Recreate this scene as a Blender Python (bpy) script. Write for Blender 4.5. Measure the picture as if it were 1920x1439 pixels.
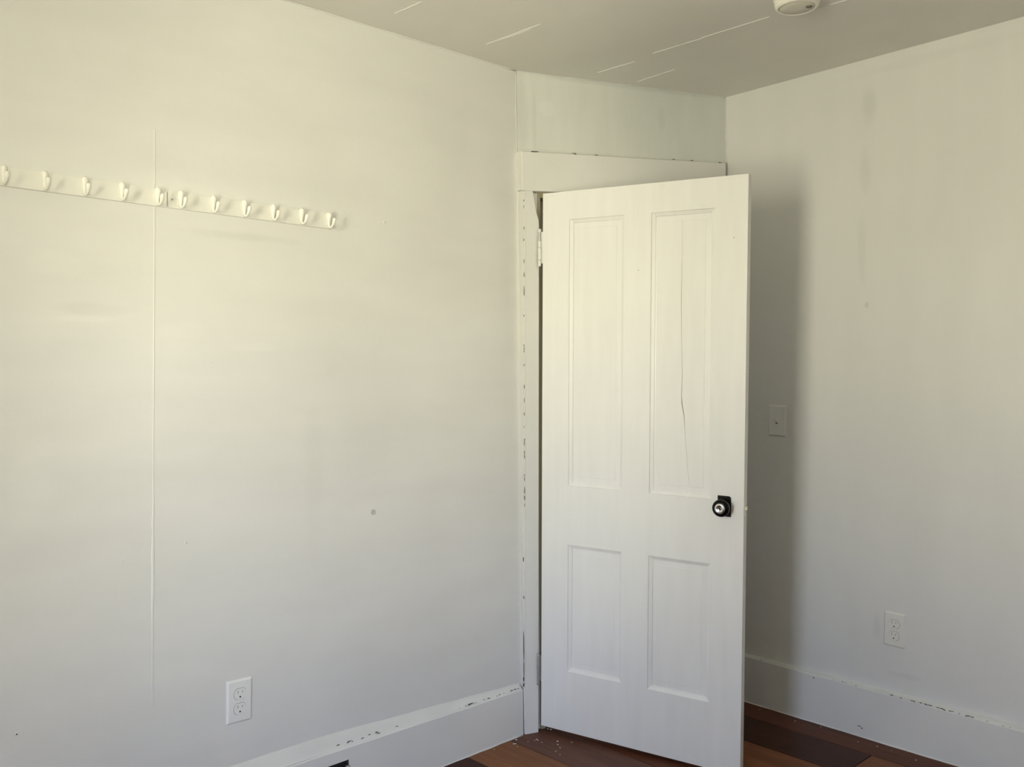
import bpy, bmesh, math, random
from mathutils import Vector, Matrix
random.seed(7)
S = bpy.context.scene
for o in list(bpy.data.objects): bpy.data.objects.remove(o)
COL = S.collection
PI = math.pi

# ------------------------------------------------------------ camera
EYE = Vector((0, 0, 1.245))
cd = bpy.data.cameras.new('camera'); cam = bpy.data.objects.new('camera', cd); COL.objects.link(cam)
pit, rol = math.radians(-0.8282), math.radians(-0.621)
fw = Vector((0, math.cos(pit), math.sin(pit))); r0 = Vector((1, 0, 0)); u0 = r0.cross(fw)
rv = r0*math.cos(rol) + u0*math.sin(rol); uv = u0*math.cos(rol) - r0*math.sin(rol)
M = Matrix((rv, uv, -fw)).transposed().to_4x4(); M.translation = EYE
cam.matrix_world = M
cd.sensor_width = 36; cd.lens = 1676.32/1920*36; cd.clip_start = 0.02
S.camera = cam
S.view_settings.view_transform = 'Standard'; S.view_settings.look = 'None'
S.view_settings.gamma = 1; S.view_settings.use_curve_mapping = False
S.view_settings.exposure = 0.66

# ------------------------------------------------------------ room frame
# a runs along the left wall from the corner, b runs from it into the room
A = Vector((0.024, 3.0621, 0)); B = Vector((0.8182, 3.3887, 0))
angL = math.radians(43.1169); angR = math.radians(-47.2709)
dL = Vector((-math.cos(angL), -math.sin(angL), 0)); nL = Vector((-dL.y, dL.x, 0))
if nL.dot(-A) < 0: nL = -nL
dR = Vector((math.cos(angR), math.sin(angR), 0)); nR = Vector((dR.y, -dR.x, 0))
if nR.dot(-B) < 0: nR = -nR
dB = (B-A).normalized(); angB = math.atan2(dB.y, dB.x); nB = Vector((dB.y, -dB.x, 0))
H = 2.2674; AEND = 3.1; BEND = 3.4
def ab(a, b, z=0): return A + dL*a + nL*b + Vector((0, 0, z))
def lw(a, z, o=0): return A + dL*a + nL*o + Vector((0, 0, z))
def rw(t, z, o=0): return B + dR*t + nR*o + Vector((0, 0, z))
def bw(s, z, o=0): return A + dB*s + nB*o + Vector((0, 0, z))
WIN_B0, WIN_B1, WIN_Z0, WIN_Z1 = 1.28, 1.80, 0.62, 1.86

# ------------------------------------------------------------ daylight
W = bpy.data.worlds.new('daylight'); S.world = W; W.use_nodes = True
nt = W.node_tree; nt.nodes.clear()
tc = nt.nodes.new('ShaderNodeTexCoord'); sx = nt.nodes.new('ShaderNodeSeparateXYZ')
mr = nt.nodes.new('ShaderNodeMapRange'); mr.inputs[1].default_value = -1; mr.inputs[2].default_value = 1
cr = nt.nodes.new('ShaderNodeValToRGB'); bg = nt.nodes.new('ShaderNodeBackground'); wo = nt.nodes.new('ShaderNodeOutputWorld')
nt.links.new(tc.outputs['Generated'], sx.inputs[0]); nt.links.new(sx.outputs[2], mr.inputs[0])
nt.links.new(mr.outputs[0], cr.inputs[0]); nt.links.new(cr.outputs[0], bg.inputs[0]); nt.links.new(bg.outputs[0], wo.inputs[0])
el = cr.color_ramp.elements
el[0].position = 0.0; el[0].color = (0.90, 0.87, 0.62, 1)     # sunlit lawn below the horizon
el[1].position = 1.0; el[1].color = (0.32, 0.39, 0.55, 1)
for ps, c in ((0.49, (1.0, 0.95, 0.70)), (0.54, (0.92, 0.92, 0.76)), (0.58, (0.49, 0.56, 0.71)), (0.66, (0.33, 0.41, 0.60))):
    e = el.new(ps); e.color = (*c, 1)
bg.inputs[1].default_value = 26.0
W2_A0, W2_A1 = 2.30, 2.82
def portal(center, width, inward, height=WIN_Z1-WIN_Z0):
    ld = bpy.data.lights.new('window_portal', 'AREA'); ld.shape = 'RECTANGLE'
    ld.size = width; ld.size_y = height; ld.cycles.is_portal = True
    lo = bpy.data.objects.new('window_portal', ld); COL.objects.link(lo)
    up = Vector((0, 0, 1)); z_ = -inward; x_ = up.cross(z_)          # a light shines along its local -z
    lo.matrix_world = Matrix.Translation(center) @ Matrix((x_, up, z_)).transposed().to_4x4()
ZM = (WIN_Z0+WIN_Z1)/2
HW0, HW1 = 0.12, 0.34                                  # opening added in the hall end wall to lighten the shade behind the door
portal(ab(AEND+0.06, (WIN_B0+WIN_B1)/2, ZM), WIN_B1-WIN_B0, -dL)
portal(ab((W2_A0+W2_A1)/2, BEND+0.06, ZM), W2_A1-W2_A0, -nL)
portal(bw((HW0+HW1)/2, 1.475, -1.15), HW1-HW0, nB, 0.45)

# which side of the two walls behind the camera faces the room (local y)
YE = 1 if Vector((-math.sin(angL-PI/2), math.cos(angL-PI/2), 0)).dot(-dL) > 0 else -1
YN = 1 if Vector((-math.sin(angL), math.cos(angL), 0)).dot(-nL) > 0 else -1

# ------------------------------------------------------------ materials
def newmat(name, col, rough=0.5, metal=0.0, spec=0.5):
    m = bpy.data.materials.new(name); m.use_nodes = True
    b = m.node_tree.nodes['Principled BSDF']
    b.inputs['Base Color'].default_value = (*col, 1); b.inputs['Roughness'].default_value = rough
    b.inputs['Metallic'].default_value = metal; b.inputs['Specular IOR Level'].default_value = spec
    return m
def noise_node(m, scale, detail=4, stretch=None, rot=0):
    t = m.node_tree; n = t.nodes.new('ShaderNodeTexNoise'); n.inputs['Scale'].default_value = scale; n.inputs['Detail'].default_value = detail
    c = t.nodes.new('ShaderNodeTexCoord'); mp = t.nodes.new('ShaderNodeMapping')
    if stretch: mp.inputs['Scale'].default_value = stretch
    mp.inputs['Rotation'].default_value = (0, 0, rot)
    t.links.new(c.outputs['Object'], mp.inputs[0]); t.links.new(mp.outputs[0], n.inputs['Vector'])
    return n
def paint(name, col, rough=0.45, bump=0.15, patch=0.03, streak=None, grain=220, stains=()):
    """painted surface: slight patchiness, brushed or rolled relief"""
    m = newmat(name, col, rough); t = m.node_tree; b = t.nodes['Principled BSDF']
    n1 = noise_node(m, 1.7, 5); n2 = noise_node(m, 6, 3, streak or (1, 1, 1))
    ad = t.nodes.new('ShaderNodeMath'); ad.operation = 'ADD'
    t.links.new(n1.outputs[0], ad.inputs[0]); t.links.new(n2.outputs[0], ad.inputs[1])
    rg = t.nodes.new('ShaderNodeMapRange'); rg.inputs[1].default_value = 0.7; rg.inputs[2].default_value = 1.3
    t.links.new(ad.outputs[0], rg.inputs[0])
    mx = t.nodes.new('ShaderNodeMix'); mx.data_type = 'RGBA'
    mx.inputs[6].default_value = (*[c*(1-patch) for c in col], 1); mx.inputs[7].default_value = (*[min(1, c*(1+patch)) for c in col], 1)
    t.links.new(rg.outputs[0], mx.inputs[0]); out = mx.outputs[2]
    if stains:                                   # old smudges and touched-up spots: (x, z, half width, half height, strength)
        tc_ = t.nodes.new('ShaderNodeTexCoord'); nz = noise_node(m, 9, 4); f = None
        for (sx_, sz_, rx, rz, st) in stains:
            mp = t.nodes.new('ShaderNodeMapping'); mp.vector_type = 'POINT'
            mp.inputs['Scale'].default_value = (1/rx, 0, 1/rz); mp.inputs['Location'].default_value = (-sx_/rx, 0, -sz_/rz)
            t.links.new(tc_.outputs['Object'], mp.inputs[0])
            ln = t.nodes.new('ShaderNodeVectorMath'); ln.operation = 'LENGTH'; t.links.new(mp.outputs[0], ln.inputs[0])
            q = t.nodes.new('ShaderNodeMath'); q.operation = 'MULTIPLY_ADD'; q.inputs[1].default_value = 1.2; t.links.new(nz.outputs[0], q.inputs[0]); t.links.new(ln.outputs['Value'], q.inputs[2])
            r = t.nodes.new('ShaderNodeMapRange'); r.interpolation_type = 'SMOOTHSTEP'
            r.inputs[1].default_value = 0.9; r.inputs[2].default_value = 1.8 if st > 0 else 1.35; r.inputs[3].default_value = 1-st; r.inputs[4].default_value = 1
            t.links.new(q.outputs[0], r.inputs[0])
            if f is None: f = r.outputs[0]
            else:
                k_ = t.nodes.new('ShaderNodeMath'); k_.operation = 'MULTIPLY'; t.links.new(f, k_.inputs[0]); t.links.new(r.outputs[0], k_.inputs[1]); f = k_.outputs[0]
        sc_ = t.nodes.new('ShaderNodeVectorMath'); sc_.operation = 'SCALE'; t.links.new(out, sc_.inputs[0]); t.links.new(f, sc_.inputs['Scale']); out = sc_.outputs[0]
    t.links.new(out, b.inputs['Base Color'])
    n3 = noise_node(m, grain, 3); n4 = noise_node(m, 22, 5)
    a2 = t.nodes.new('ShaderNodeMath'); a2.operation = 'MULTIPLY_ADD'; a2.inputs[1].default_value = 0.25
    t.links.new(n3.outputs[0], a2.inputs[0]); t.links.new(n4.outputs[0], a2.inputs[2])
    bp = t.nodes.new('ShaderNodeBump'); bp.inputs['Strength'].default_value = bump; bp.inputs['Distance'].default_value = 0.004
    t.links.new(a2.outputs[0], bp.inputs['Height']); t.links.new(bp.outputs[0], b.inputs['Normal'])
    return m
WALLC = (0.755, 0.75, 0.735)
m_wall = paint('wall_paint', WALLC, 0.42, 0.22, 0.045, (0.35, 0.35, 1.3), stains=(
    (-.97, 1.315, .12, .020, -.03), (-1.17, 1.355, .10, .035, -.02), (-1.41, 1.378, .13, .012, -.03), (-1.0, 1.608, .16, .014, .07), (-1.39, 1.402, .11, .018, .05),
    (-.80, .95, .035, .22, .03), (-1.53, 1.0, .10, .20, -.03), (-.62, 1.10, .20, .25, .025), (-.95, 1.9, .3, .18, .02), (-.30, 2.0, .12, .3, .03), (-1.46, 1.50, .14, .05, -.03)))
m_wall_r = paint('wall_paint_right', WALLC, 0.45, 0.16, 0.03, (1.3, 1.3, 0.25), stains=(
    (.557, 2.11, .03, .07, .08), (.54, 1.90, .025, .08, .06), (.544, 1.452, .009, .013, .16), (.528, 1.62, .018, .14, .05), (.66, .235, .06, .011, .06), (.572, .385, .016, .05, .06), (.75, 2.22, .3, .02, .03), (.85, 1.75, .12, .3, .025)))
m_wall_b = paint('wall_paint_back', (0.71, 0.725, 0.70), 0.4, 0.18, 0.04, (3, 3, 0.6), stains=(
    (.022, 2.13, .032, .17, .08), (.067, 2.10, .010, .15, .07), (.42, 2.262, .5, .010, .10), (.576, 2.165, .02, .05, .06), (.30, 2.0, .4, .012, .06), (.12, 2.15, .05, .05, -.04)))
m_ceil = paint('ceiling_paint', (0.76, 0.745, 0.70), 0.5, 0.12, 0.03)
m_trim = paint('trim_paint', (0.775, 0.77, 0.755), 0.3, 0.12, 0.03, (1, 1, 1))
m_door = paint('door_paint', (0.825, 0.82, 0.81), 0.28, 0.10, 0.03, (5, 5, 0.6), 120)
m_caulk = paint('caulk', (0.77, 0.765, 0.74), 0.4, 0.4, 0.04)
m_chip = newmat('chipped_paint_gap', (0.10, 0.085, 0.06), 0.8)
m_dark = newmat('dark_recess', (0.012, 0.012, 0.012), 0.8)
m_jamb = paint('jamb_paint', (0.33, 0.29, 0.20), 0.5, 0.1, 0.06)
m_plast = newmat('white_plastic', (0.84, 0.84, 0.82), 0.25)
m_plast2 = newmat('painted_over_plastic', (0.78, 0.77, 0.73), 0.4)
m_slot = newmat('slot_dark', (0.03, 0.03, 0.03), 0.7)
m_slotp = newmat('slot_grey', (0.22, 0.22, 0.21), 0.7)
m_hook = newmat('hook_enamel', (0.88, 0.86, 0.80), 0.28)
m_rail = newmat('rail_paint', (0.79, 0.78, 0.74), 0.4)
m_black = newmat('black_knob', (0.004, 0.004, 0.004), 0.12, 0, 0.15)
m_blackpl = newmat('black_plate', (0.008, 0.006, 0.005), 0.3, 0, 0.2)
m_chrome = newmat('chrome', (0.80, 0.81, 0.82), 0.22, 1.0)
m_steel = newmat('hinge_steel', (0.45, 0.44, 0.42), 0.4, 0.6)
m_brass = newmat('latch_brass', (0.70, 0.66, 0.50), 0.35, 0.5)
m_detect = newmat('detector_plastic', (0.86, 0.84, 0.76), 0.4)
m_detin = newmat('detector_face', (0.74, 0.71, 0.62), 0.5)
m_grille = newmat('detector_grille', (0.20, 0.19, 0.16), 0.7)
m_flake = newmat('paint_flake', (0.78, 0.75, 0.68), 0.6)
m_hole = newmat('filled_anchor', (0.50, 0.50, 0.48), 0.6)
m_crack = newmat('door_crack', (0.16, 0.14, 0.11), 0.8)
m_glass = None
def woodmat(i, col):
    m = newmat('floor_wood_%d' % i, col, 0.40, 0, 0.12); t = m.node_tree; b = t.nodes['Principled BSDF']
    n1 = noise_node(m, 3.0, 7, (1.2, 14, 1)); n2 = noise_node(m, 9.0, 5, (0.9, 40, 1)); n3 = noise_node(m, 1.3, 2, (1, 5, 1))
    cr = t.nodes.new('ShaderNodeValToRGB'); e = cr.color_ramp.elements
    e[0].position = 0.30; e[0].color = (*[c*0.55 for c in col], 1); e[1].position = 0.72; e[1].color = (*[c*1.5 for c in col], 1)
    md = e = cr.color_ramp.elements.new(0.5); md.color = (*col, 1)
    ad = t.nodes.new('ShaderNodeMix'); ad.data_type = 'FLOAT'; ad.inputs[0].default_value = 0.4
    t.links.new(n1.outputs[0], ad.inputs[2]); t.links.new(n2.outputs[0], ad.inputs[3])
    a2 = t.nodes.new('ShaderNodeMix'); a2.data_type = 'FLOAT'; a2.inputs[0].default_value = 0.3
    t.links.new(ad.outputs[0], a2.inputs[2]); t.links.new(n3.outputs[0], a2.inputs[3])
    t.links.new(a2.outputs[0], cr.inputs[0]); t.links.new(cr.outputs[0], b.inputs['Base Color'])
    bp = t.nodes.new('ShaderNodeBump'); bp.inputs['Strength'].default_value = 0.08; bp.inputs['Distance'].default_value = 0.002
    t.links.new(n2.outputs[0], bp.inputs['Height']); t.links.new(bp.outputs[0], b.inputs['Normal'])
    return m
m_wood = [woodmat(i, c) for i, c in enumerate(((0.190, 0.072, 0.030), (0.130, 0.056, 0.038), (0.050, 0.016, 0.008), (0.225, 0.092, 0.038), (0.105, 0.034, 0.016)))]

# ------------------------------------------------------------ helpers
def link(name, bm, mat, parent=None, mtx=None, smooth=False):
    bmesh.ops.recalc_face_normals(bm, faces=bm.faces)
    me = bpy.data.meshes.new(name); bm.to_mesh(me); bm.free()
    if smooth:
        for p in me.polygons: p.use_smooth = True
    for m in (mat if isinstance(mat, (list, tuple)) else [mat]): me.materials.append(m)
    o = bpy.data.objects.new(name, me); COL.objects.link(o)
    if parent: o.parent = parent
    if mtx is not None: o.matrix_basis = mtx
    return o
def frame(loc, ang, tilt=0):
    """local x along the wall to the right, -y out of the wall, z up"""
    return Matrix.Translation(loc) @ Matrix.Rotation(ang, 4, 'Z') @ Matrix.Rotation(tilt, 4, 'Y')
def thing(name, mtx, label=None, cat=None, group=None, kind=None):
    o = bpy.data.objects.new(name, None); COL.objects.link(o); o.matrix_basis = mtx; o.empty_display_size = 0.05
    tag(o, label, cat, group, kind); return o
def tag(o, label=None, cat=None, group=None, kind=None):
    if label: o['label'] = label
    if cat: o['category'] = cat
    if group: o['group'] = group
    if kind: o['kind'] = kind
    return o
def box(bm, x0, x1, y0, y1, z0, z1):
    v = [bm.verts.new(p) for p in ((x0,y0,z0),(x1,y0,z0),(x1,y1,z0),(x0,y1,z0),(x0,y0,z1),(x1,y0,z1),(x1,y1,z1),(x0,y1,z1))]
    for f in ((0,1,2,3),(4,5,6,7),(0,1,5,4),(1,2,6,5),(2,3,7,6),(3,0,4,7)): bm.faces.new([v[i] for i in f])
    return v
def bev(bm, w, seg=2):
    bmesh.ops.bevel(bm, geom=list(bm.edges), offset=w, segments=seg, affect='EDGES', profile=0.7)
def prism(bm, pts, y0, y1):
    """outline pts (x,z) extruded from y0 to y1"""
    a = [bm.verts.new((x, y0, z)) for x, z in pts]; b = [bm.verts.new((x, y1, z)) for x, z in pts]
    bm.faces.new(a); bm.faces.new(b)
    n = len(pts)
    for i in range(n): bm.faces.new((a[i], a[(i+1) % n], b[(i+1) % n], b[i]))
def quadloop(bm, P):
    v = [bm.verts.new(p) for p in P]; bm.faces.new(v); return v
def tube(bm, pts, rad, seg=12, caps=True):
    pts = [Vector(p) for p in pts]; rings = []; n = len(pts)
    ref = None
    for i, p in enumerate(pts):
        t = (pts[min(i+1, n-1)] - pts[max(i-1, 0)]).normalized()
        if ref is None: ref = Vector((1, 0, 0)) if abs(t.x) < 0.8 else Vector((0, 1, 0))
        x = (ref - t*ref.dot(t)).normalized(); y = t.cross(x); ref = x
        rr = rad[i] if hasattr(rad, '__len__') else rad
        rings.append([bm.verts.new(p + (x*math.cos(2*PI*k/seg) + y*math.sin(2*PI*k/seg))*rr) for k in range(seg)])
    for i in range(n-1):
        for k in range(seg): bm.faces.new((rings[i][k], rings[i][(k+1) % seg], rings[i+1][(k+1) % seg], rings[i+1][k]))
    if caps: bm.faces.new(rings[0]); bm.faces.new(rings[-1])
def lathe(bm, prof, axis='y', seg=32, origin=(0, 0, 0)):
    """prof: (radius, distance out); distance runs along local -y (or -z)"""
    O = Vector(origin); rings = []
    for r, d in prof:
        ring = []
        for k in range(seg):
            c, s = math.cos(2*PI*k/seg)*r, math.sin(2*PI*k/seg)*r
            ring.append(bm.verts.new(O + (Vector((c, -d, s)) if axis == 'y' else Vector((c, s, -d)))))
        rings.append(ring)
    for i in range(len(rings)-1):
        for k in range(seg): bm.faces.new((rings[i][k], rings[i][(k+1) % seg], rings[i+1][(k+1) % seg], rings[i+1][k]))
    bm.faces.new(rings[0]); bm.faces.new(rings[-1])
def rrect(x0, x1, z0, z1, r, seg=5, corners=(1, 1, 1, 1)):
    out = []
    for (cx, cz, a0, on, kx, kz) in ((x1-r, z0+r, -90, corners[0], x1, z0), (x1-r, z1-r, 0, corners[1], x1, z1), (x0+r, z1-r, 90, corners[2], x0, z1), (x0+r, z0+r, 180, corners[3], x0, z0)):
        if on:
            for k in range(seg+1):
                a = math.radians(a0 + 90*k/seg); out.append((cx+r*math.cos(a), cz+r*math.sin(a)))
        else: out.append((kx, kz))
    return out

# ------------------------------------------------------------ the room shell
T = 0.12
fL = frame(ab(0, 0), angL); fR = frame(B, angR); fB = frame(A, angB)
# left wall: local x = -a ; the slab lies behind it (+y)
bm = bmesh.new(); box(bm, -AEND, 0.0, 0, T, -0.03, H+0.03)
wall_left = tag(link('wall_left', bm, m_wall, None, fL), 'long off-white painted wall carrying the two hook rails', kind='structure')
# right wall
RLEN = 3.35
bm = bmesh.new(); box(bm, 0, RLEN, 0, T, -0.03, H+0.03)
wall_right = tag(link('wall_right', bm, m_wall_r, None, fR), 'off-white painted wall behind the open door', kind='structure')
# back wall with the doorway
DX0, DX1, DZ = 0.070, 0.775, 1.858
bm = bmesh.new()
WB = (B-A).length
for x0, x1, z0, z1 in ((0, DX0, -0.03, DZ), (DX1, WB, -0.03, DZ), (0, WB, DZ, H+0.03)): box(bm, x0, x1, 0, 0.09, z0, z1)
wall_back = tag(link('wall_back', bm, m_wall_b, None, fB), 'short slanting wall that holds the doorway', kind='structure')
# end wall (behind the camera) with the window, and the wall opposite the left one
fE = frame(ab(AEND, 0), angL - PI/2)   # local x runs along +b? (checked below)
ex = Vector((math.cos(angL-PI/2), math.sin(angL-PI/2), 0)); assert ex.dot(nL) > 0.99
bm = bmesh.new()
for x0, x1, z0, z1 in ((-T, WIN_B0, -0.03, H+.03), (WIN_B1, BEND+T, -0.03, H+.03), (WIN_B0, WIN_B1, -0.03, WIN_Z0), (WIN_B0, WIN_B1, WIN_Z1, H+.03)):
    box(bm, x0, x1, -T, 0, z0, z1)
wall_end = tag(link('wall_far', bm, m_wall, None, fE), kind='structure')
bm = bmesh.new()
for x0, x1, z0, z1 in ((-AEND-0.01, -W2_A1, -0.03, H+.03), (-W2_A0, 0.95, -0.03, H+.03), (-W2_A1, -W2_A0, -0.03, WIN_Z0), (-W2_A1, -W2_A0, WIN_Z1, H+.03)): box(bm, x0, x1, -T, 0, z0, z1)
wall_near = tag(link('wall_near', bm, m_wall, None, frame(ab(0, BEND), angL)), kind='structure')
# ceiling: one slab over the room
def slab(name, z0, z1, mat):
    bm = bmesh.new()
    P = [ab(AEND+T, -1.5), ab(-1.8, -1.5), ab(-1.8, 0.9), ab(-1.2, BEND+T), ab(AEND+T, BEND+T)]
    a = [bm.verts.new((p.x, p.y, z0)) for p in P]; b = [bm.verts.new((p.x, p.y, z1)) for p in P]
    bm.faces.new(a); bm.faces.new(b)
    for i in range(5): bm.faces.new((a[i], a[(i+1) % 5], b[(i+1) % 5], b[i]))
    return link(name, bm, mat)
ceiling = tag(slab('ceiling', H, H+0.12, m_ceil), 'low off-white painted ceiling with fine board seams', kind='structure')
floor = tag(slab('floor', -0.14, -0.012, m_dark), 'dark reddish-brown wood plank floor', kind='structure')
# little hall behind the doorway
bm = bmesh.new()
box(bm, -0.10, -0.0, 0.09, 1.1, -0.03, H+.02); box(bm, WB, WB+0.1, 0.09, 1.1, -0.03, H+.02); 
for x0, x1, z0, z1 in ((-0.1, HW0, -.03, H+.02), (HW1, WB+.1, -.03, H+.02), (HW0, HW1, -.03, 1.25), (HW0, HW1, 1.70, H+.02)): box(bm, x0, x1, 1.1, 1.2, z0, z1)
tag(link('wall_hall', bm, m_wall, None, fB), kind='structure')

# floor planks, parallel to the right wall
P0, PW, GAP = 0.265, 0.186, 0.0012
k = 0
for row in range(-9, 24):
    a0 = P0 + PW*(row-1); a1 = a0 + PW
    if a1 < -1.75 or a0 > AEND: continue
    a1 = min(a1, AEND)
    bmin = 0.0 if a0 > 0.05 else -1.05
    bmax = BEND if a0 > -0.86 else 0.3
    b = bmin - random.choice((0.15, 0.5, 0.85, 0.35))
    if row == -4: b = 0.92-1.25*2
    idx = {1: 2, 0: 3, -1: 1, -2: 4, -3: 0, -4: 2, -5: 4}.get(row, None)
    n = 0
    while b < bmax:
        b0 = max(b, bmin); b1 = min(b+1.25, bmax); b += 1.25
        if b1-b0 < 0.02: continue
        bm = bmesh.new()
        # local x along the plank (b), local y across (a)
        box(bm, GAP, b1-b0-GAP, GAP, (a1-a0)-GAP, -0.012, 0.0)
        bmesh.ops.bevel(bm, geom=[e for e in bm.edges if all(v.co.z > -0.001 for v in e.verts)], offset=0.0008, segments=1, affect='EDGES')
        loc = ab(a0, b0)
        mi = idx if idx is not None and n <= 9 else random.randrange(5)
        if idx is not None and n > 1: mi = random.randrange(5)
        Mx = Matrix((nL, dL, Vector((0, 0, 1)))).transposed()
        if Mx.determinant() < 0:
            Mx = Matrix((nL, dL, Vector((0, 0, 1)))).transposed()
        o = link('plank', bm, m_wood[mi], floor); o.matrix_basis = Matrix.Translation(loc) @ Mx.to_4x4()
        n += 1; k += 1

# ceiling seams: thin raised lines of filler
def ribbon(name, pts, w, h, mat, parent, up):
    """thin raised bead following world points, 'up' is the outward direction"""
    bm = bmesh.new(); up = Vector(up); prev = None
    pts = [Vector(p) for p in pts]
    for i, p in enumerate(pts):
        t = (pts[min(i+1, len(pts)-1)] - pts[max(i-1, 0)]).normalized(); s = t.cross(up).normalized()
        ww = w[i] if hasattr(w, '__len__') else w
        cur = [bm.verts.new(p - s*ww/2 - up*0.0005), bm.verts.new(p - s*ww*0.25 + up*h), bm.verts.new(p + s*ww*0.25 + up*h), bm.verts.new(p + s*ww/2 - up*0.0005)]
        if prev:
            for q in range(3): bm.faces.new((prev[q], prev[q+1], cur[q+1], cur[q]))
        prev = cur
    o = link(name, bm, mat, None); 
    o.parent = parent; o.matrix_parent_inverse = parent.matrix_basis.inverted()
    return o
def wiggle(p0, p1, n, amp, side):
    return [p0.lerp(p1, i/n) + side*random.uniform(-amp, amp) for i in range(n+1)]
dn = (0, 0, -1)
for (a0, b0, a1, b1, w) in ((.594,.127,.587,.242,.002), (.240,.119,.228,.349,.0035), (.232,.15,.222,.30,.002), (-.224,.172,-.233,.328,.0035), (-.404,.2016,-.3985,.368,.0028),
                            (-.218,.416,-.226,.60,.0014), (-.222,.60,-.232,.828,.0026), (-.2777,.95,-.293,1.06,.003)):
    pts = wiggle(ab(a0, b0, H), ab(a1, b1, H), 8, 0.0012, dL)
    ribbon('seam_ridge', pts, w, 0.0016, m_caulk, ceiling, dn)
# seam line of the wallboard on the left wall
zs = [1.85, 1.80, 1.75, 1.66, 1.5, 1.2, 1.0, 0.93, 0.90, 0.87, 0.85, 0.84, 0.80, 0.75, 0.70, 0.66, 0.62, 0.5, 0.42]
ws = [.0008, .0012, .0015, .0015, .0016, .0013, .0010, .003, .006, .007, .003, .007, .009, .008, .0085, .007, .003, .002, .001]
ribbon('seam_ridge', [lw(1.2321+(1.9337-z)*0.0205+random.uniform(-.0006, .0006), z, 0) for z in zs], ws, 0.0016, m_caulk, wall_left, nL)

# cornice joints: beads of caulk, uneven
def bead(parent, P0, P1, n, r, jit, mat=m_caulk, name='caulk_bead'):
    bm = bmesh.new(); pts = []; rad = []
    for i in range(n+1):
        p = P0.lerp(P1, i/n); p = p + Vector((random.uniform(-jit, jit), random.uniform(-jit, jit), random.uniform(-jit, jit)))
        pts.append(p); rad.append(r*random.uniform(0.6, 1.25))
    tube(bm, pts, rad, 8)
    o = link(name, bm, mat, None, smooth=True); o.parent = parent; o.matrix_parent_inverse = parent.matrix_basis.inverted(); return o
bead(wall_left, lw(0.0, H, .0), lw(2.2, H, 0), 60, 0.0035, 0.0012, m_wall)
bead(wall_back, bw(0.0, H, 0), bw(WB, H, 0), 36, 0.003, 0.001, m_wall_b)
bead(wall_back, bw(WB, 2.02, 0), bw(WB, H, 0), 10, 0.0025, 0.001, m_caulk)
bead(wall_back, bw(0.0, 1.99, 0.001), bw(0.0, H, 0.001), 12, 0.002, 0.001, m_wall_b)

# dark slivers where paint has broken away
def chips(parent, spots, n_out, along, name='chipped_paint'):
    bm = bmesh.new(); n_out = Vector(n_out).normalized(); along = Vector(along).normalized(); s = n_out.cross(along)
    for p, l, w in spots:
        p = Vector(p); vs = []
        for k in range(7):
            a = 2*PI*k/7; rr = random.uniform(0.6, 1.1)
            vs.append(bm.verts.new(p + along*(l/2*math.cos(a)*rr) + s*(w/2*math.sin(a)*rr) + n_out*0.0006))
        bm.faces.new(vs)
        c = [bm.verts.new(v.co - n_out*0.002) for v in vs]
        for k in range(7): bm.faces.new((vs[k], vs[(k+1) % 7], c[(k+1) % 7], c[k]))
    o = link(name, bm, m_chip, None); o.parent = parent; o.matrix_parent_inverse = parent.matrix_basis.inverted()
    o['kind'] = 'stuff'; return o

# ------------------------------------------------------------ baseboards
BT = 0.020
def baseboard(name, fn, outv, t0, t1, ztop, zcaulk, label, hole=None):
    """fn(t,z,o) gives world points; profile is a flat board, eased top edge and a caulk cove above it"""
    def strip(prof_fn, mat, nm, parent, n=24, skip=None):
        bm = bmesh.new(); prev = None
        for i in range(n+1):
            t = t0+(t1-t0)*i/n; cur = [bm.verts.new(fn(t, z, o)) for z, o in prof_fn(t)]
            if prev:
                for q in range(len(cur)-1): bm.faces.new((prev[q], prev[q+1], cur[q+1], cur[q]))
            prev = cur
        return bm
    if hole is None:
        bm = strip(lambda t: [(-0.012, 0.0), (-0.012, BT), (ztop(t)-0.003, BT), (ztop(t), BT-0.003), (ztop(t), 0)], m_trim, name, None)
        base = link(name, bm, m_trim)
    else:
        h0, h1, hz0, hz1 = hole; bm = bmesh.new()
        def col(ta, tb, za, zb, n):
            prev = None
            for i in range(n+1):
                t = ta+(tb-ta)*i/n
                zz = (zb(t) if callable(zb) else zb); z1 = (za(t) if callable(za) else za)
                top = callable(zb)
                P = [(z1, 0.0), (z1, BT)] + ([(zz-0.003, BT), (zz, BT-0.003)] if top else [(zz, BT)]) + [(zz, 0)]
                cur = [bm.verts.new(fn(t, z, o)) for z, o in P]
                if prev:
                    for q in range(len(cur)-1): bm.faces.new((prev[q], prev[q+1], cur[q+1], cur[q]))
                if i in (0, n): bm.faces.new(cur)
                prev = cur
        col(t0, h0, -0.012, ztop, 14); col(h1, t1, -0.012, ztop, 10)
        col(h0, h1, hz1, ztop, 4); col(h0, h1, -0.012, hz0, 4)
        base = link(name, bm, m_trim)
    tag(base, label, kind='structure')
    bm = strip(lambda t: [(ztop(t)+0.0002, BT-0.004), (ztop(t)+0.003, BT-0.007), (ztop(t)+(zcaulk(t)-ztop(t))*0.4, 0.006), (zcaulk(t), 0.0008), (zcaulk(t), -0.001)], m_caulk, 'x', None, 40)
    for v in bm.verts: v.co += outv*random.uniform(-.0006, .0006) + Vector((0, 0, random.uniform(-.0008, .0008)))
    o = link('caulk_bead', bm, m_caulk, base, smooth=True)
    return base
HA0, HA1, HZ0, HZ1 = 0.712, 0.808, 0.072, 0.129
bbl = baseboard('baseboard_left', lw, nL, 0.016, AEND, lambda t: 0.1563+0.0125*min(t, 1.2), lambda t: 0.172+0.05*min(t, 0.8), 'tall white painted baseboard along the left wall', (HA0, HA1, HZ0, HZ1))
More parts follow.
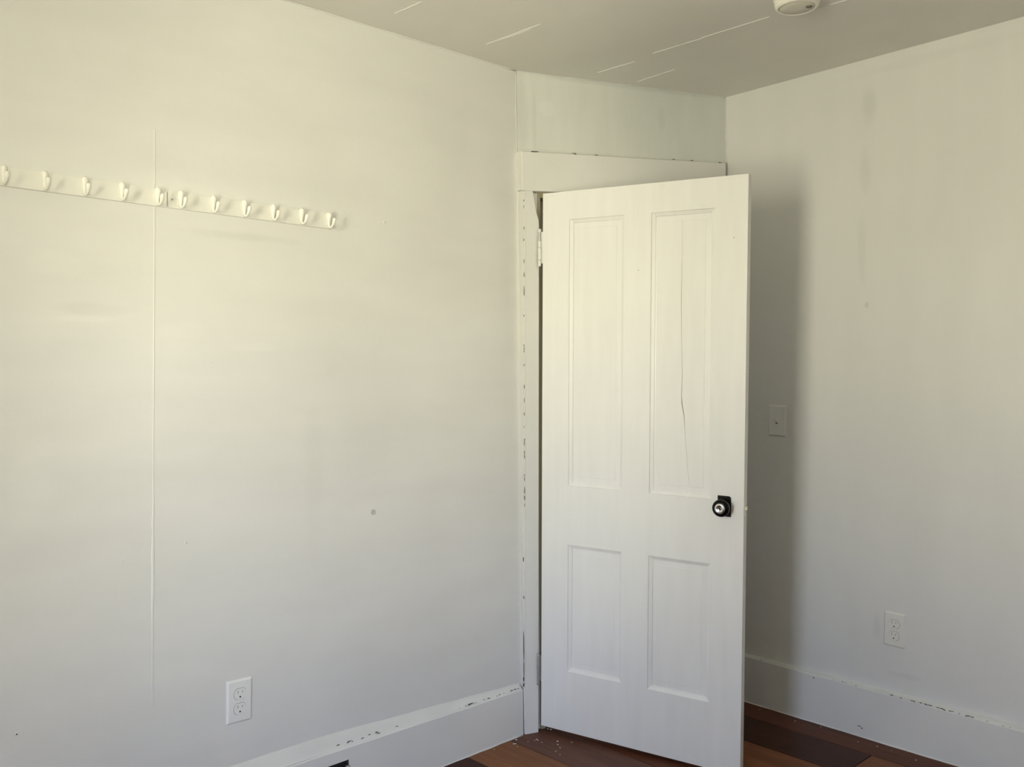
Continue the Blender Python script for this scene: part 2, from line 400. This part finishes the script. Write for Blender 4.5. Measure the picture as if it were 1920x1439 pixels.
bbr = baseboard('baseboard_right', rw, nR, 0.0, RLEN, lambda t: 0.172-0.009*min(t, 1.1), lambda t: 0.1765-0.004*min(t, 1.1), 'tall white painted baseboard along the right wall')
def sl(fn, t0, t1, n, z, o, l, w, zj=0.0015):
    out = []
    for i in range(n):
        t = random.uniform(t0, t1); out.append((fn(t, (z(t) if callable(z) else z)+random.uniform(-zj, zj), o), random.uniform(0.3, 1)*l, random.uniform(0.4, 1)*w))
    return out
zr = lambda t: 0.172-0.009*min(t, 1.1)+0.001
chips(bbr, sl(rw, .62, .90, 26, zr, BT-0.002, .012, .004)+sl(rw, .36, .62, 5, zr, BT-0.002, .008, .003)+sl(rw, .14, .15, 1, zr, BT-0.002, .009, .004)+sl(rw, .9, 1.0, 4, zr, BT-.002, .01, .003), nR+Vector((0, 0, .6)), dR)
chips(bbr, [(rw(.355, .158, BT), .007, .005), (rw(.52, .035, BT), .016, .004), (rw(.53, .03, BT), .005, .008)], nR, dR)
zl = lambda t: 0.1563+0.0125*t+0.004
chips(bbl, sl(lw, .03, .30, 16, zl, 0.013, .014, .003, .002)+[(lw(.245, zl(.245)+.002, .014), .03, .004)]+sl(lw, .5, .75, 14, lambda t: zl(t)+.006, 0.0125, .014, .002, .003), nL*0.5+Vector((0, 0, 1)), dL)
# quarter-round / caulk at the foot of the boards
bead(bbl, lw(0.02, 0.0, BT), lw(2.0, 0.0, BT), 40, 0.003, 0.001, m_trim)
bead(bbr, rw(0.03, 0.0, BT), rw(1.6, 0.0, BT), 40, 0.003, 0.001, m_trim)
# other two baseboards, behind the camera
bm = bmesh.new(); box(bm, 0.0, BEND, 0, BT, -0.01, 0.165)
tag(link('baseboard_far', bm, m_trim, None, fE), kind='structure')
bm = bmesh.new(); box(bm, -AEND, 0.55, 0, BT, -0.01, 0.165)
o = tag(link('baseboard_near', bm, m_trim, None, frame(ab(0, BEND), angL)), kind='structure')
o.data.transform(Matrix.Scale(1, 4))

# ------------------------------------------------------------ door surround
trim = thing('trim_1', fB, 'white painted door surround with wide header board', None, None, 'structure')
ang_h = math.atan(0.029)
bm = bmesh.new(); prism(bm, [(0.0100, 1.8558), (0.8390, 1.8800), (0.8390, 2.0130), (0.0080, 1.9892)], -0.025, 0.0); 
bmesh.ops.bevel(bm, geom=list(bm.edges), offset=0.0015, segments=1, affect='EDGES')
header = link('header_board', bm, m_trim, trim)
# left casing, with the curved piece broken out of its top corner
pts = [(-0.001, -0.012), (0.0475, -0.012), (0.0600, 1.0), (0.0695, 1.740), (0.0680, 1.760), (0.0615, 1.782), (0.0550, 1.815), (0.0475, 1.8565), (0.0204, 1.8556), (0.0205, 1.70), (0.0110, 0.90), (0.003, 0.25)]
bm = bmesh.new(); prism(bm, pts, -0.025, 0.0)
link('casing', bm, m_trim, trim)
# strip of caulk-smeared side face that reaches back to the left wall
bm = bmesh.new()
pts = [(-0.0025, 0.0), (0.0005, -0.0), (0.0025, 0.25), (0.0105, 0.90), (0.0200, 1.70), (0.0200, 1.855), (0.004, 1.855), (0.002, 1.70), (-0.002, 0.9), (-0.006, 0.25)]
prism(bm, pts, -0.0215, 0.02); link('caulk_bead', bm, m_caulk, trim)
bm = bmesh.new(); prism(bm, [(0.0, 1.857), (0.010, 1.857), (0.008, 1.988), (-0.003, 1.988)], -0.0235, 0.01); link('caulk_bead', bm, m_caulk, trim)
bm = bmesh.new(); prism(bm, [(0.770, -0.012), (0.845, -0.012), (0.845, 1.879), (0.770, 1.877)], -0.025, 0.0); link('casing', bm, m_trim, trim)
bm = bmesh.new(); box(bm, DX0-0.003, DX0+0.015, -0.004, 0.10, -0.012, DZ); link('jamb', bm, m_jamb, trim)
bm = bmesh.new(); box(bm, DX1-0.015, DX1+0.003, -0.004, 0.10, -0.012, DZ); link('jamb', bm, m_jamb, trim)
bm = bmesh.new(); box(bm, DX0, DX1, -0.004, 0.10, DZ-0.018, DZ+0.003); link('jamb', bm, m_jamb, trim)
bm = bmesh.new(); prism(bm, [(0.050, 1.853), (0.0715, 1.853), (0.0715, 1.79)], -0.006, 0.0); link('filler_piece', bm, m_trim, trim)
bm = bmesh.new(); prism(bm, [(DX0+0.014, -0.012), (DX0+0.052, -0.012), (DX0+0.052, DZ-0.017), (DX0+0.014, DZ-0.017)], 0.050, 0.085); link('door_stop', bm, m_jamb, trim)
# dark cracks in the paint
sp = []
for i in range(34):
    z = random.choice((random.uniform(1.1, 1.84), random.uniform(1.3, 1.84), random.uniform(.75, 1.1)))
    s_ = 0.0075 + 0.0095*(z-0.7)/1.1
    sp.append((bw(s_-0.002+random.uniform(-.0008, .0008), z, 0.0222), random.uniform(.006, .022), random.uniform(.0012, .0028)))
chips(trim, sp, nB, (0, 0, 1))
chips(trim, [(bw(-0.0025, .30, .0225), .12, .0032), (bw(-0.003, .22, .0225), .07, .003), (bw(-0.0035, .19, .0225), .02, .005), (bw(-.0035, .17, .0225), .015, .006), (bw(0.000, .60, .0225), .02, .004), (bw(0.000, .47, .0225), .012, .003)], nB, (0, 0, 1))
sp = []
for i in range(16):
    s_ = random.choice((random.uniform(.01, .10), random.uniform(.20, .34), random.uniform(.6, .84), random.uniform(.01, .84)))
    sp.append((bw(s_, 1.9897+0.0287*s_+random.uniform(-.001, .0025), 0.003 if random.random() < .4 else .0245), random.uniform(.006, .022), random.uniform(.0015, .004)))
chips(trim, sp, nB+Vector((0, 0, .2)), dB)

# ------------------------------------------------------------ the door
hx, hy, hz = 0.0873, 3.0556, 0.0248
th, sag, lean = -0.5482, 0.0276, 0.0206
DWD, DHT, DTH = 0.6934, 1.8119, 0.030
d_ = Vector((math.cos(th), math.sin(th), 0)); n_ = Vector((d_.y, -d_.x, 0)); zz = Vector((0, 0, 1))
du = d_*math.cos(sag) - zz*math.sin(sag); dv = zz*math.cos(sag) + d_*math.sin(sag)
dv = dv*math.cos(lean) + n_*math.sin(lean); dnn = du.cross(dv)
fD = Matrix((du, -dnn, dv)).transposed().to_4x4(); fD.translation = Vector((hx, hy, hz))
door = thing('door_1', fD, 'white painted four-panel door standing half open with a black knob', None, None, 'structure')
XS = [0, 0.1000, 0.2965, 0.3885, 0.5920, DWD]
PAN = [(0.1000, 0.2960, 0.8390, 1.7190), (0.3885, 0.5930, 0.8370, 1.7215), (0.1000, 0.2970, 0.2090, 0.6405), (0.3890, 0.5920, 0.2050, 0.6375)]
def leaf():
    """stiles and rails as a grid with four openings; each opening gets a stepped moulding and a fielded panel"""
    bm = bmesh.new(); y0 = 0.0; y1 = DTH
    xs = [0, 0.1000, 0.2965, 0.3888, 0.5925, DWD]; zz_ = [0, 0.207, 0.639, 0.838, 1.720, DHT]
    # only four cells are openings
    op = {(1, 1): PAN[2], (3, 1): PAN[3], (1, 3): PAN[0], (3, 3): PAN[1]}
    for face_y, sgn in ((y0, 1), (y1, -1)):
        V = {}
        def vert(i, j):
            if (i, j) not in V: V[(i, j)] = bm.verts.new((xs[i], face_y, zz_[j]))
            return V[(i, j)]
        for i in range(5):
            for j in range(5):
                c = [vert(i, j), vert(i+1, j), vert(i+1, j+1), vert(i, j+1)]
                if (i, j) not in op: bm.faces.new(c); continue
                x0, x1, z0, z1 = xs[i], xs[i+1], zz_[j], zz_[j+1]
                prev = c
                for ins, dep in ((0.0006, 0.0040), (0.0022, 0.0050), (0.0095, 0.0085), (0.0110, 0.0092), (0.0116, 0.0125), (0.0140, 0.0130)):
                    cur = [bm.verts.new((x0+ins, face_y+sgn*dep, z0+ins)), bm.verts.new((x1-ins, face_y+sgn*dep, z0+ins)), bm.verts.new((x1-ins, face_y+sgn*dep, z1-ins)), bm.verts.new((x0+ins, face_y+sgn*dep, z1-ins))]
                    for q in range(4): bm.faces.new((prev[q], prev[(q+1) % 4], cur[(q+1) % 4], cur[q]))
                    prev = cur
    # outer edges
    for (a, b) in (((0, 0), (DWD, 0)), ((DWD, 0), (DWD, DHT)), ((DWD, DHT), (0, DHT)), ((0, DHT), (0, 0))):
        bm.faces.new([bm.verts.new(p) for p in ((a[0], y0, a[1]), (b[0], y0, b[1]), (b[0], y1, b[1]), (a[0], y1, a[1]))])
    bmesh.ops.remove_doubles(bm, verts=bm.verts, dist=0.00005)
    rim = [e for e in bm.edges if all((v.co.y in (0.0,) or abs(v.co.y-DTH) < 1e-5) for v in e.verts) and
           (all(abs(v.co.x-DWD) < 1e-5 for v in e.verts) or all(abs(v.co.x) < 1e-5 for v in e.verts) or all(abs(v.co.z-DHT) < 1e-5 for v in e.verts) or all(abs(v.co.z) < 1e-5 for v in e.verts))
           and abs(e.verts[0].co.y-e.verts[1].co.y) < 1e-5]
    bmesh.ops.bevel(bm, geom=rim, offset=0.0028, segments=3, affect='EDGES')
    return bm
link('door_leaf', leaf(), m_door, door)
# fielded panels set into the openings
for (x0, x1, z0, z1) in ((0.1, 0.2965, 0.838, 1.72), (0.3888, 0.5925, 0.838, 1.72), (0.1, 0.2965, 0.207, 0.639), (0.3888, 0.5925, 0.207, 0.639)):
    bm = bmesh.new(); i0, i1 = 0.0135, 0.0300
    for sgn, yb in ((1, 0.0), (-1, DTH)):
        P = []
        for ins, dep in ((i0, 0.0127), (i1, 0.0121), (i1+0.0008, 0.0113)):
            P.append([bm.verts.new((x0+ins, yb+sgn*dep, z0+ins)), bm.verts.new((x1-ins, yb+sgn*dep, z0+ins)), bm.verts.new((x1-ins, yb+sgn*dep, z1-ins)), bm.verts.new((x0+ins, yb+sgn*dep, z1-ins))])
        for m_ in range(2):
            for q in range(4): bm.faces.new((P[m_][q], P[m_][(q+1) % 4], P[m_+1][(q+1) % 4], P[m_+1][q]))
        bm.faces.new(P[2])
    link('door_panel', bm, m_door, door)
# split in the upper right panel
def crackline(pts, ws):
    bm = bmesh.new(); prev = None; y = 0.0110
    for (x, z), w in zip(pts, ws):
        cur = [bm.verts.new((x-w/2, y, z)), bm.verts.new((x+w/2, y, z))]
        if prev: bm.faces.new((prev[0], prev[1], cur[1], cur[0]))
        prev = cur
    return bm
cp = [(.4863, 1.690), (.4868, 1.62), (.4885, 1.60), (.4870, 1.575), (.4863, 1.549), (.4856, 1.4346), (.4875, 1.33), (.4917, 1.221), (.4895, 1.15), (.4910, 1.128), (.4984, 1.0892), (.5015, 1.05), (.5045, 1.01), (.5083, .974), (.5110, .93), (.5180, .884), (.5170, .872)]
cwid = [.0003, .0004, .0004, .0004, .0007, .0009, .0006, .0008, .0012, .0022, .0017, .0007, .0005, .0005, .0004, .0004, .0002]
tag(link('crack', crackline(cp, cwid), m_crack, door), 'long thin crack running down the upper right panel')
# tiny nail holes
for (x, z) in ((.3466, 1.5431), (.652, 1.6272)):
    bm = bmesh.new(); lathe(bm, [(0.0014, -0.001), (0.0014, 0.0004)], 'y', 10, (x, 0, z)); link('nail_hole', bm, m_crack, door)
# hinges
def hinge(z0, z1, mat, label, segs, low):
    x = -0.0085; y = -0.006
    bm = bmesh.new(); L = z1-z0
    box(bm, 0.0004, -0.0075, 0.001, 0.026, z0+0.012, z1-0.01)            # leaf let into the door edge
    h = link('hinge', bm, mat, door); tag(h, label)
    body0, body1 = z0+(.010 if low else .002), z1-0.010
    for (s0, s1) in segs:
        bm = bmesh.new(); a, b = body0+(body1-body0)*s0, body0+(body1-body0)*s1
        tube(bm, [(x, y, a), (x, y, a+.0012), (x, y, b-.0012), (x, y, b)], [0.0040, 0.0048, 0.0048, 0.0040], 14)
        link('knuckle', bm, mat, h)
    bm = bmesh.new(); tube(bm, [(x, y, body0), (x, y, z1-.004)], .0024, 10); link('hinge_pin', bm, mat, h, smooth=True)
    for s, zc in ((1, z1-0.012),) + (((-1, z0+0.010),) if low else ()):
        bm = bmesh.new(); tube(bm, [(x, y, zc), (x, y, zc+s*.003), (x, y, zc+s*.004), (x, y, zc+s*.008), (x, y, zc+s*.011), (x, y, zc+s*.012)], [.0045, .0052, .0045, .0056, .0040, .0008], 14)
        link('finial', bm, mat, h, smooth=True)
    return h
hinge(1.568, 1.695, m_trim, 'white painted-over hinge near the top', ((0, .17), (.19, .53), (.55, .73)), False)
hinge(0.142, 0.252, m_steel, 'worn bare metal hinge near the bottom', ((0, .28), (.31, .66), (.69, .97)), True)
# knob and its plate
bm = bmesh.new(); prism(bm, rrect(.6135, .6545, .7900, .8525, .008, 5, (0, 1, 0, 0)), -0.003, 0.0005)
kp = link('knob_plate', bm, m_blackpl, door)
kc = (0.6364, 0, 0.8212)
bm = bmesh.new(); lathe(bm, [(0.010, 0.002), (0.009, 0.012), (0.0095, 0.020), (0.016, 0.024), (0.0225, 0.029), (0.0258, 0.036), (0.0262, 0.042), (0.0250, 0.047), (0.0215, 0.0505), (0.0150, 0.0525), (0.0002, 0.0530)], 'y', 48, kc)
knob = link('knob', bm, m_black, door, smooth=True)
bm = bmesh.new(); lathe(bm, [(0.0158, 0.0505), (0.0158, 0.0530), (0.0140, 0.0550), (0.0095, 0.0560), (0.0080, 0.0545), (0.0002, 0.0542)], 'y', 40, kc)  # shiny disc on the knob face, with a dark mark at its centre
tag(link('knob_cap', bm, m_chrome, knob, smooth=True), 'shiny metal disc at the centre of the knob')
bm = bmesh.new(); prism(bm, [(kc[0]-.0052, kc[2]+.0030), (kc[0]-.0025, kc[2]+.0040), (kc[0]+.0030, kc[2]+.0010), (kc[0]+.0052, kc[2]-.0030), (kc[0]+.0020, kc[2]-.0030), (kc[0]-.0010, kc[2]-.0040), (kc[0]-.0030, kc[2]-.0005)], -0.0556, -0.0535)
link('cap_mark', bm, m_slot, knob)
bm = bmesh.new(); box(bm, DWD-0.001, DWD+0.0012, 0.006, 0.024, 0.795, 0.850); lp = link('latch_plate', bm, m_door, door)
bm = bmesh.new(); prism(bm, [(DWD, .812), (DWD+.006, .814), (DWD+.006, .824), (DWD, .826)], 0.010, 0.020); link('latch_bolt', bm, m_brass, door)

# ------------------------------------------------------------ hook rails
def make_hook(parent, x, z):
    bm = bmesh.new()
    # upper drop: fat head tapering to the bend, then the prong curling out and up
    pts = [(0, -.0075, .0225), (0, -.0082, .0212), (0, -.0086, .0180), (0, -.0084, .0125), (0, -.0072, .0050), (0, -.0062, -.0040), (0, -.0068, -.0120),
           (0, -.0105, -.0178), (0, -.0175, -.0200), (0, -.0250, -.0180), (0, -.0310, -.0125), (0, -.0345, -.0060), (0, -.0362, -.0005), (0, -.0368, .0030), (0, -.0368, .0045)]
    rad = [.0025, .0060, .0080, .0077, .0062, .0046, .0036, .0030, .0029, .0031, .0040, .0052, .0054, .0036, .0008]
    tube(bm, pts, rad, 14)
    o = link('hook', bm, m_hook, parent, smooth=True); o.location = (x, 0, z)
    s = bmesh.new(); box(s, -.0035, .0035, -.010, -.003, -.008, .012); bev(s, .001, 1)
    link('hook_base', s, m_hook, o)
    return o
def make_rail(a_r, length, hooks, screws, label, tilt):
    zc = 1.6865 - 0.0155*(1.577-a_r)
    mt = frame(lw(a_r, 1.6750+(a_r-.7315)*0.0140, 0), angL, 0)
    t = thing('hook_rail', mt @ Matrix.Rotation(tilt, 4, 'Y'), label, 'coat rack', 'white hook rails on the left wall')
    bm = bmesh.new(); prism(bm, rrect(-length, 0, -.0212, .0212, .0045, 4), -0.0085, 0.0)
    fr = [e for e in bm.edges if all(abs(v.co.y+0.0085) < 1e-6 for v in e.verts)]
    bmesh.ops.bevel(bm, geom=fr, offset=0.0012, segments=2, affect='EDGES')
    link('board', bm, m_rail, t)
    for ah in hooks: make_hook(t, a_r-ah, 0.0005).location.y = -0.0060
    for ax in screws:
        bm = bmesh.new(); lathe(bm, [(0.0034, 0.0080), (0.0034, 0.0090), (0.0028, 0.0093), (0.0002, 0.0093)], 'y', 18, (a_r-ax, 0, 0)); sc = link('screw', bm, m_steel, t, smooth=False)
        sc.data.materials[0] = m_plast2
        bm = bmesh.new(); lathe(bm, [(0.0015, 0.0092), (0.0015, 0.0095)], 'y', 10, (a_r-ax, 0, 0)); link('screw_recess', bm, m_slot, sc)
    return t
make_rail(1.2089, 0.474, [1.2337, 1.3196, 1.4046, 1.4906, 1.5741, 1.659], [1.219], 'white coat hook rail on the left wall, the one cut off by the photo edge', 0.0146)
make_rail(0.7315, 0.474, [.7494, .8361, .922, 1.0054, 1.0908, 1.1761], [1.1965], 'white six-hook coat rail on the left wall, ending nearest the door', 0.0146)

# ------------------------------------------------------------ outlets and switch
def plate_mesh(w, h, t=0.0055, inset=0.005):
    bm = bmesh.new(); o = rrect(-w/2, w/2, -h/2, h/2, 0.0025, 3); i = rrect(-w/2+inset, w/2-inset, -h/2+inset, h/2-inset, 0.0025, 3)
    r0 = [bm.verts.new((x, 0.0, z)) for x, z in o]; r1 = [bm.verts.new((x, -0.0012, z)) for x, z in o]; r2 = [bm.verts.new((x, -t, z)) for x, z in i]
    n = len(o)
    for a, b in ((r0, r1), (r1, r2)):
        for k in range(n): bm.faces.new((a[k], a[(k+1) % n], b[(k+1) % n], b[k]))
    bm.faces.new(r2); bm.faces.new(r0); return bm
def outlet(mt, label, mat, slotmat):
    t = thing('wall_outlet', mt, label, 'outlet')
    link('cover_plate', plate_mesh(.0715, .1135), mat, t)
    for zc in (.0195, -.0195):
        pts = []
        for k in range(40):
            a = 2*PI*k/40; pts.append((0.0170*math.cos(a), max(-.0142, min(.0142, 0.0170*math.sin(a)))))
        bm = bmesh.new(); prism(bm, [(x, z) for x, z in pts], -0.0074, -0.003)
        fr = [e for e in bm.edges if all(abs(v.co.y+0.0074) < 1e-6 for v in e.verts)]
        bmesh.ops.bevel(bm, geom=fr, offset=0.0007, segments=1, affect='EDGES')
        r = link('receptacle', bm, mat, t); r.location = (0, 0, zc)
        bm = bmesh.new(); p2 = [(x*1.05, z*1.06) for x, z in pts]; prism(bm, p2, -0.00562, -0.0050); g = link('receptacle_gap', bm, m_slotp, t); g.location = (0, 0, zc)
        for xs_, hh in ((-.0064, .0080), (.0064, .0066)):
            bm = bmesh.new(); box(bm, xs_-.0008, xs_+.0008, -.00765, -.006, .0020, .0020+hh); link('slot', bm, slotmat, r)
        bm = bmesh.new(); prism(bm, rrect(-.0023, .0023, -.0098, -.0052, .0021, 4), -.0077, -.006); link('ground_hole', bm, m_slot, r)
    bm = bmesh.new(); lathe(bm, [(0.0030, .0045), (.0030, .0062), (.0022, .0066), (.0002, .0066)], 'y', 16); link('screw', bm, mat, t)
    return t
outlet(frame(lw(1.0355, 0.3790, 0), angL, 0.028), 'white duplex wall outlet low on the left wall below the hook rails', m_plast, m_slotp)
outlet(frame(rw(0.6335, 0.3805, 0), angR, 0.030), 'white duplex wall outlet low on the right wall beside the door shadow', m_plast2, m_slotp)
t = thing('light_switch', frame(rw(0.2093, 1.0530, 0), angR, 0.02), 'painted-over toggle light switch on the right wall, in the shade of the door', 'switch')
link('cover_plate', plate_mesh(.0715, .1145, 0.0055, 0.006), m_wall_r, t)
bm = bmesh.new(); box(bm, -.0052, .0052, -.0062, -.004, -.0120, .0120); bev(bm, .0006, 1); link('switch_well', bm, m_plast2, t)
bm = bmesh.new(); v = box(bm, -.0040, .0040, -.0065, -.004, -.0070, .0050)
for q in v:
    if q.co.y < -.006: q.co.y = -.0165; q.co.z = q.co.z*0.45 + .0060
bev(bm, .0008, 2); link('toggle', bm, m_plast2, t)
bm = bmesh.new(); box(bm, -.0046, .0046, -.0064, -.006, -.0105, -.0072); link('switch_gap', bm, m_slot, t)
for z in (.030, -.030):
    bm = bmesh.new(); lathe(bm, [(0.0028, .005), (.0028, .0062), (.0002, .0066)], 'y', 14, (0, 0, z)); link('screw', bm, m_wall_r, t)

# open box in the left baseboard
t = thing('outlet_box', frame(lw((HA0+HA1)/2, (HZ0+HZ1)/2, 0), angL, 0), 'black open electrical box let into the left baseboard with a metal screw ear', 'outlet')
hw, hh = (HA1-HA0)/2, (HZ1-HZ0)/2
bm = bmesh.new()
for (x0, x1, y0, y1, z0, z1) in ((-hw, -hw+.002, -.019, -.001, -hh, hh), (hw-.002, hw, -.019, -.001, -hh, hh), (-hw, hw, -.019, -.001, hh-.002, hh), (-hw, hw, -.019, -.001, -hh, -hh+.002), (-hw, hw, -.003, -.001, -hh, hh)): box(bm, x0, x1, y0, y1, z0, z1)
link('box_shell', bm, m_dark, t)
bm = bmesh.new(); prism(bm, rrect(.004, .030, -.020, .002, .008, 5), -.019, -.002); rr_ = link('receptacle', bm, m_plast, t)
bm = bmesh.new(); prism(bm, rrect(.036, .0500, -.012, .014, .004, 4), -.0225, -.0195); link('mounting_ear', bm, m_steel, t)
bm = bmesh.new(); lathe(bm, [(.0045, .0215), (.0045, .0245), (.003, .0258), (.0002, .0258)], 'y', 16, (.0430, 0, .006)); link('screw', bm, m_plast, t)
bm = bmesh.new(); lathe(bm, [(.0035, .0200), (.0035, .0228), (.0002, .0228)], 'y', 16, (.0425, 0, .0235)); link('ear_hole', bm, m_slot, t)

# ------------------------------------------------------------ smoke detector
bm = bmesh.new(); 
t = thing('smoke_detector', Matrix.Translation((0.796, 2.476, H)) @ Matrix.Rotation(math.radians(20), 4, 'Z'), 'round white smoke detector on the ceiling at the top edge of the photo', 'smoke detector')
lathe(bm, [(.064, 0), (.064, .006), (.061, .008), (.060, .010), (.0605, .014), (.0600, .022), (.057, .030), (.053, .033), (.050, .0335), (.0485, .031), (.0002, .0295)], 'z', 56)
link('housing', bm, m_detect, t, smooth=True)
bm = bmesh.new(); lathe(bm, [(.0475, .030), (.0470, .0318), (.020, .0326), (.0002, .0326)], 'z', 48); link('face_disc', bm, m_detin, t, smooth=True)
bm = bmesh.new()
pts = [(.0100*math.cos(math.radians(60*k+15)), .0080*math.sin(math.radians(60*k+15))) for k in range(6)]
a = [bm.verts.new((x+.024, y-.020, -.0345)) for x, y in pts]; b = [bm.verts.new((x+.024, y-.020, -.031)) for x, y in pts]
bm.faces.new(a); bm.faces.new(b)
for k in range(6): bm.faces.new((a[k], a[(k+1) % 6], b[(k+1) % 6], b[k]))
link('grille', bm, m_grille, t)

# ------------------------------------------------------------ small marks on the walls
def dot(parent, a, z, prof, mat, name, fn=lw, ang=None, seg=18):
    bm = bmesh.new(); lathe(bm, prof, 'y', seg); o = link(name, bm, mat, None, smooth=True)
    o.parent = parent; o.matrix_basis = parent.matrix_basis.inverted() @ frame(fn(a, z, 0), angL if ang is None else ang); return o
dot(wall_left, .551, 1.6937, [(.0032, -.001), (.0036, .002), (.0030, .0034), (.0002, .0036)], m_plast2, 'nail_head')
dot(wall_left, .6028, .8285, [(.0085, -.001), (.0085, .0005), (.0075, .0008), (.0068, .0003), (.0002, .0002)], m_hole, 'wall_anchor')
dot(wall_left, 1.5666, .4427, [(.0035, -.001), (.0040, .001), (.0030, .0015), (.0016, .0012)], m_plast2, 'nail_hole')
dot(wall_left, 1.5655, .4420, [(.0016, -.001), (.0016, .0020), (.0002, .0020)], m_slot, 'nail_hole')
for (a, z, r) in ((1.0959, 1.2745, .0022), (1.3294, .7944, .0022), (.6400, .8070, .0020), (1.1724, .8177, .0030), (1.2540, .79, .002), (.9300, 1.2250, .0018)):
    dot(wall_left, a, z, [(r, -.001), (r, .0008), (r*.7, .0016), (.0002, .002)], m_wall, 'paint_drip')

# ------------------------------------------------------------ paint flakes on the floor
fl = [(0.0641,2.9892,3),(0.1218,3.0769,9),(0.1109,3.0818,6),(0.1389,2.9786,6),(0.1394,2.9529,5),(0.1451,2.9276,4),(0.1297,2.8991,4),(0.1865,2.9687,4),(0.0014,2.9952,6),(-0.0709,2.9207,3),(-0.1673,2.8645,8),(0.0406,2.9768,2.5),(0.0868,2.9713,3),(0.0044,2.9383,3),(0.1422,2.8745,3),(-0.1507,2.8759,3),(-0.1372,2.8836,3)]
fr_ = [(0.8897,3.2402,3),(0.9836,3.1284,4),(1.0547,3.0740,3),(1.1353,2.9483,3),(1.1830,2.9104,4),(1.2159,2.8778,2.5),(1.2627,2.8060,4)]
fs = [(0.0720,2.9930,11,2.2),(-0.0040,2.9620,9,3)]
def flake(x, y, l, w, label, group):
    bm = bmesh.new(); n = 7; vs = []; a0 = random.uniform(0, PI)
    for k in range(n):
        a = 2*PI*k/n; rr = random.uniform(.7, 1.1); px, py = l/2*math.cos(a)*rr, w/2*math.sin(a)*rr
        vs.append(bm.verts.new((px*math.cos(a0)-py*math.sin(a0), px*math.sin(a0)+py*math.cos(a0), 0.0009+random.uniform(0, .0006))))
    bm.faces.new(vs); c = [bm.verts.new((v.co.x*.97, v.co.y*.97, 0.0)) for v in vs]; bm.faces.new(c)
    for k in range(n): bm.faces.new((vs[k], vs[(k+1) % n], c[(k+1) % n], c[k]))
    o = link('paint_flake', bm, m_flake); o.location = (x, y, 0.0); tag(o, label, 'paint flake', group)
for x, y, s in fl: flake(x, y, s*.0013, s*.0009, 'tiny white paint flake on the wood floor between left baseboard and door', 'paint flakes left of the door')
for x, y, s in fr_: flake(x, y, s*.0011, s*.0008, 'tiny white paint flake on the wood floor behind the door', 'paint flakes behind the door')
for x, y, l, w in fs: flake(x, y, l*.0016, w*.0012, 'long curled white paint shaving on the floor below the lower hinge', 'paint shavings by the hinge')

# ------------------------------------------------------------ the windows that light the room (behind the camera), and the added hall opening
m_glass = bpy.data.materials.new('window_glass'); m_glass.use_nodes = True; g = m_glass.node_tree; g.nodes.clear()
go = g.nodes.new('ShaderNodeOutputMaterial'); gm = g.nodes.new('ShaderNodeMixShader'); gt = g.nodes.new('ShaderNodeBsdfTransparent'); gg = g.nodes.new('ShaderNodeBsdfGlossy'); gf = g.nodes.new('ShaderNodeFresnel')
gg.inputs['Roughness'].default_value = 0.0; gf.inputs[0].default_value = 1.45
g.links.new(gf.outputs[0], gm.inputs[0]); g.links.new(gt.outputs[0], gm.inputs[1]); g.links.new(gg.outputs[0], gm.inputs[2]); g.links.new(gm.outputs[0], go.inputs[0])
def window(name, fr, x0, x1, s, y_off=0.0, WIN_Z0=WIN_Z0, WIN_Z1=WIN_Z1):
    """s: +1 when local +y is the room side of the wall"""
    win = thing(name, fr, None, None, None, 'structure'); w = 0.035; ZM = (WIN_Z0+WIN_Z1)/2
    def bx(bm, a, b, c, d, e, f): box(bm, a, b, min(c*s, d*s), max(c*s, d*s), e, f)
    bm = bmesh.new()
    for p, q, z0, z1 in ((x0-.09, x0, WIN_Z0, WIN_Z1+.1), (x1, x1+.09, WIN_Z0, WIN_Z1+.1), (x0, x1, WIN_Z1, WIN_Z1+.1), (x0-.11, x1+.11, WIN_Z0-.03, WIN_Z0)): bx(bm, p, q, 0.0005, .022, z0, z1)
    link('window_frame', bm, m_trim, win)
    for z0, z1, y in ((WIN_Z0, ZM+.015, -.035), (ZM-.015, WIN_Z1, -.065)):
        bm = bmesh.new()
        for p, q, c0, c1 in ((x0, x0+w, z0, z1), (x1-w, x1, z0, z1), (x0+w, x1-w, z0, z0+w), (x0+w, x1-w, z1-w, z1)): bx(bm, p, q, y-.014, y+.014, c0, c1)
        sa = link('sash', bm, m_trim, win)
        bm = bmesh.new(); quadloop(bm, [(x0+w, y*s, z0+w), (x1-w, y*s, z0+w), (x1-w, y*s, z1-w), (x0+w, y*s, z1-w)]); link('pane', bm, m_glass, sa)
window('window_1', fE, WIN_B0, WIN_B1, YE)
window('window_2', frame(ab(0, BEND), angL), -W2_A1, -W2_A0, YN)
window('hall_fill_opening', frame(bw(0, 0, -1.1), angB), HW0, HW1, -1, 0, 1.25, 1.70)  # unseen opening, added as fill light for the wall behind the door
